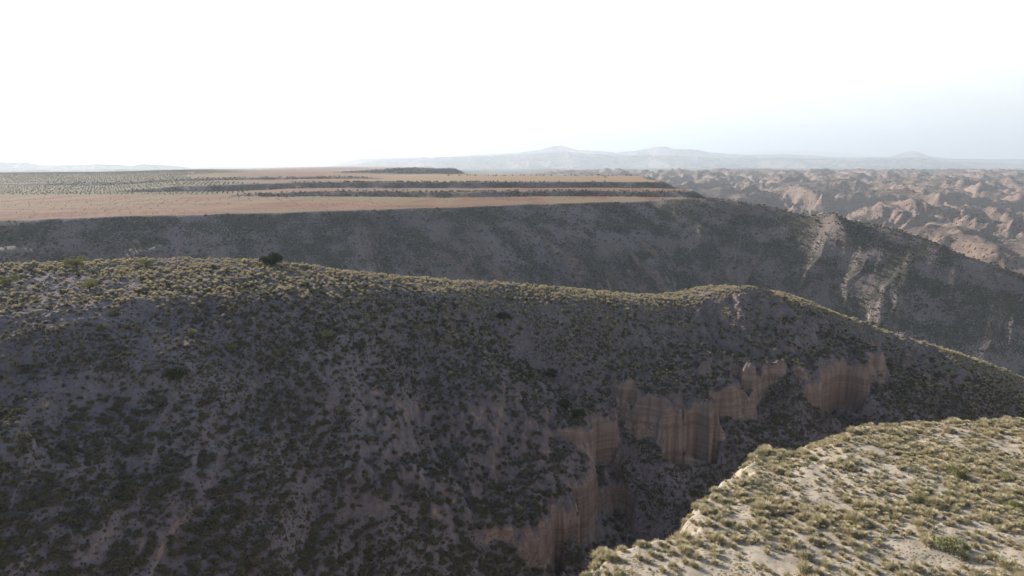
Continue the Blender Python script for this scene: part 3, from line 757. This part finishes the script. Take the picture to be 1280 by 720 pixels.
p = ray_ground(748, 221.5, 600, 1300) or P(748, 221.5, 1100)
t = make('field_tree', None, 'lone flat crowned tree on the far edge of the highest plateau field', 'tree', parts=[('crown', leafball_mesh('crown', M_ORC, 203, n=900, leaf=.12, R3=(1.2, 1.1, .45), zoff=1.25)), ('trunk', stems_mesh('trunk', 8, 1.1, 3, .3, .07))])
t.location = p; t.scale = (3.4, 3.4, 3.0)
p = ray_ground(757, 221.8, 600, 1300) or P(757, 221.8, 1100)
o = dup(drk, p, 1.3, (3.6, 3, 1.2)); o.name = 'field_bush'; o['label'] = 'low dark bush just right of the lone tree on the far plateau field'; o['category'] = 'bush'
# white houses of a far village
def house_mesh(g):
    w, d, h = g.uniform(9, 16), g.uniform(8, 11), g.uniform(5, 8); r = g.uniform(1.2, 2.4)
    V = np.array([(-w, -d, -3), (w, -d, -3), (w, d, -3), (-w, d, -3), (-w, -d, h), (w, -d, h), (w, d, h), (-w, d, h)]) * (.5, .5, 1)
    me = mesh_from(V, np.array([(0, 1, 5, 4), (1, 2, 6, 5), (2, 3, 7, 6), (3, 0, 4, 7)]), 'house', M_WHITE, False)
    W = w * .54; D = d * .56
    R_ = np.array([(-W, -D, h), (W, -D, h), (W, D, h), (-W, D, h), (-W, 0, h + r), (W, 0, h + r)])
    rf = bpy.data.meshes.new('roof'); rf.from_pydata(R_.tolist(), [], [(0, 1, 5, 4), (2, 3, 4, 5), (1, 2, 5), (3, 0, 4), (3, 2, 1, 0)]); rf.materials.append(M_TILE)
    return me, rf
def plain(name, c):
    m, nt = nmat(name); b = N(nt, 'ShaderNodeBsdfPrincipled'); b.inputs['Roughness'].default_value = .9
    nn = noise(nt, N(nt, 'ShaderNodeTexCoord').outputs['Object'], .6); cc = mix(nt, ramp(nt, nn, .3, .7), c, tuple(q * .85 for q in c)); nt.links.new(cc, b.inputs['Base Color'])
    o = N(nt, 'ShaderNodeOutputMaterial'); nt.links.new(b.outputs[0], o.inputs[0]); return m
M_WHITE = plain('whitewash', (.8, .79, .76)); M_TILE = plain('roof_tile', (.42, .27, .2))
g = np.random.RandomState(12); hm = [house_mesh(g) for _ in range(6)]
for (u0, n, sp) in ((1140, 12, 7), (1176, 12, 5), (1204, 10, 4), (1217, 8, 3), (1228, 6, 3), (1249, 10, 4), (1258, 6, 3), (1269, 6, 3)):
    for i in range(n):
        yy = g.uniform(6600, 7600); uu = u0 + g.normal(0, sp * .5); xx = (uu - 640) / F * yy
        zz = float(terrain(np.array([xx]), np.array([yy]))[0][0])
        wm, rm = hm[g.randint(6)]
        o = bpy.data.objects.new('village_house', wm); C.objects.link(o); o.location = (xx, yy, zz); o.rotation_euler = (0, 0, g.uniform(-.5, .5)); o.scale = (1.5, 1.5, 1.5)
        c = bpy.data.objects.new('roof', rm); C.objects.link(c); c.parent = o
        tag(o, 'tiny white house of the far village beyond the badlands', 'house', 'white houses of the far village')

# ------------------------------------------------------------------ air
m, nt = nmat('haze_air')
pv = N(nt, 'ShaderNodeVolumePrincipled'); pv.inputs['Color'].default_value = (.77, .86, .99, 1); pv.inputs['Density'].default_value = 1.05e-4; pv.inputs['Anisotropy'].default_value = .22
o_ = N(nt, 'ShaderNodeOutputMaterial'); nt.links.new(pv.outputs[0], o_.inputs['Volume'])
zmin, zmax = float(H.min()) - 2, float(H.max()) + 60
lo = np.array((-38000, -38000, zmin)); hi = np.array((38000, 38000, zmax))
V = np.array([(a, b, c) for c in (lo[2], hi[2]) for a, b in ((lo[0], lo[1]), (hi[0], lo[1]), (hi[0], hi[1]), (lo[0], hi[1]))])
Fq = np.array([(3, 2, 1, 0), (4, 5, 6, 7), (0, 1, 5, 4), (1, 2, 6, 5), (2, 3, 7, 6), (3, 0, 4, 7)])
o = bpy.data.objects.new('haze', mesh_from(V, Fq, 'haze', m, False)); C.objects.link(o); tag(o, 'thin blue haze filling the air over the whole land', 'haze', kind='stuff')
print('haze', zmin, zmax)

# ------------------------------------------------------------------ light
AZ, EL = 48., 21.                                     # sun left of the view direction, elevation
sun = bpy.data.lights.new('sun', 'SUN'); so = bpy.data.objects.new('sun', sun); C.objects.link(so)
sun.energy = 5.0; sun.angle = R(.5); sun.color = (1, .92, .80)
so.rotation_euler = (R(90 - EL), 0, R(180 + AZ))      # the lamp shines from azimuth AZ left of +y
w = bpy.data.worlds.new('World'); sc.world = w; w.use_nodes = True; nt = w.node_tree; nt.nodes.clear()
sky = nt.nodes.new('ShaderNodeTexSky'); sky.sky_type = 'NISHITA'; sky.sun_disc = False; sky.sun_elevation = R(EL); sky.sun_rotation = R(-AZ); sky.altitude = 900; sky.air_density = 1.9; sky.dust_density = .3; sky.ozone_density = 4.
tc = nt.nodes.new('ShaderNodeTexCoord')
cl = noise(nt, vscale(nt, tc.outputs['Generated'], (1, 1, 3.5)), 1.5, 5, .55)
# thin bright cloud veil, strongest towards the sun's side of the sky
dt = nt.nodes.new('ShaderNodeVectorMath'); dt.operation = 'DOT_PRODUCT'; nt.links.new(tc.outputs['Generated'], dt.inputs[0]); dt.inputs[1].default_value = (-.30, .945, .13)
vf = mth(nt, 'MULTIPLY', ramp(nt, dt.outputs['Value'], .02, .36, 0, .97), ramp(nt, cl, .35, .6, .6, 1))
sz = nt.nodes.new('ShaderNodeSeparateXYZ'); nt.links.new(tc.outputs['Generated'], sz.inputs[0])
vf = mth(nt, 'MULTIPLY', vf, ramp(nt, sz.outputs[2], .30, .55, 1, .12))      # a low veil: deep blue sky above it
veil = mix(nt, vf, sky.outputs[0], (13.6, 13.6, 12.9))
bg = nt.nodes.new('ShaderNodeBackground'); bg.inputs[1].default_value = .05; nt.links.new(veil, bg.inputs[0])
wo = nt.nodes.new('ShaderNodeOutputWorld'); nt.links.new(bg.outputs[0], wo.inputs[0])

vs = sc.view_settings; vs.view_transform = 'Standard'; vs.look = 'None'; vs.exposure = 1.08; vs.gamma = 1
cy = sc.cycles; cy.use_denoising = True; cy.max_bounces = 4; cy.diffuse_bounces = 2; cy.volume_bounces = 1; cy.transparent_max_bounces = 4
cy.use_adaptive_sampling = True; cy.adaptive_threshold = .015
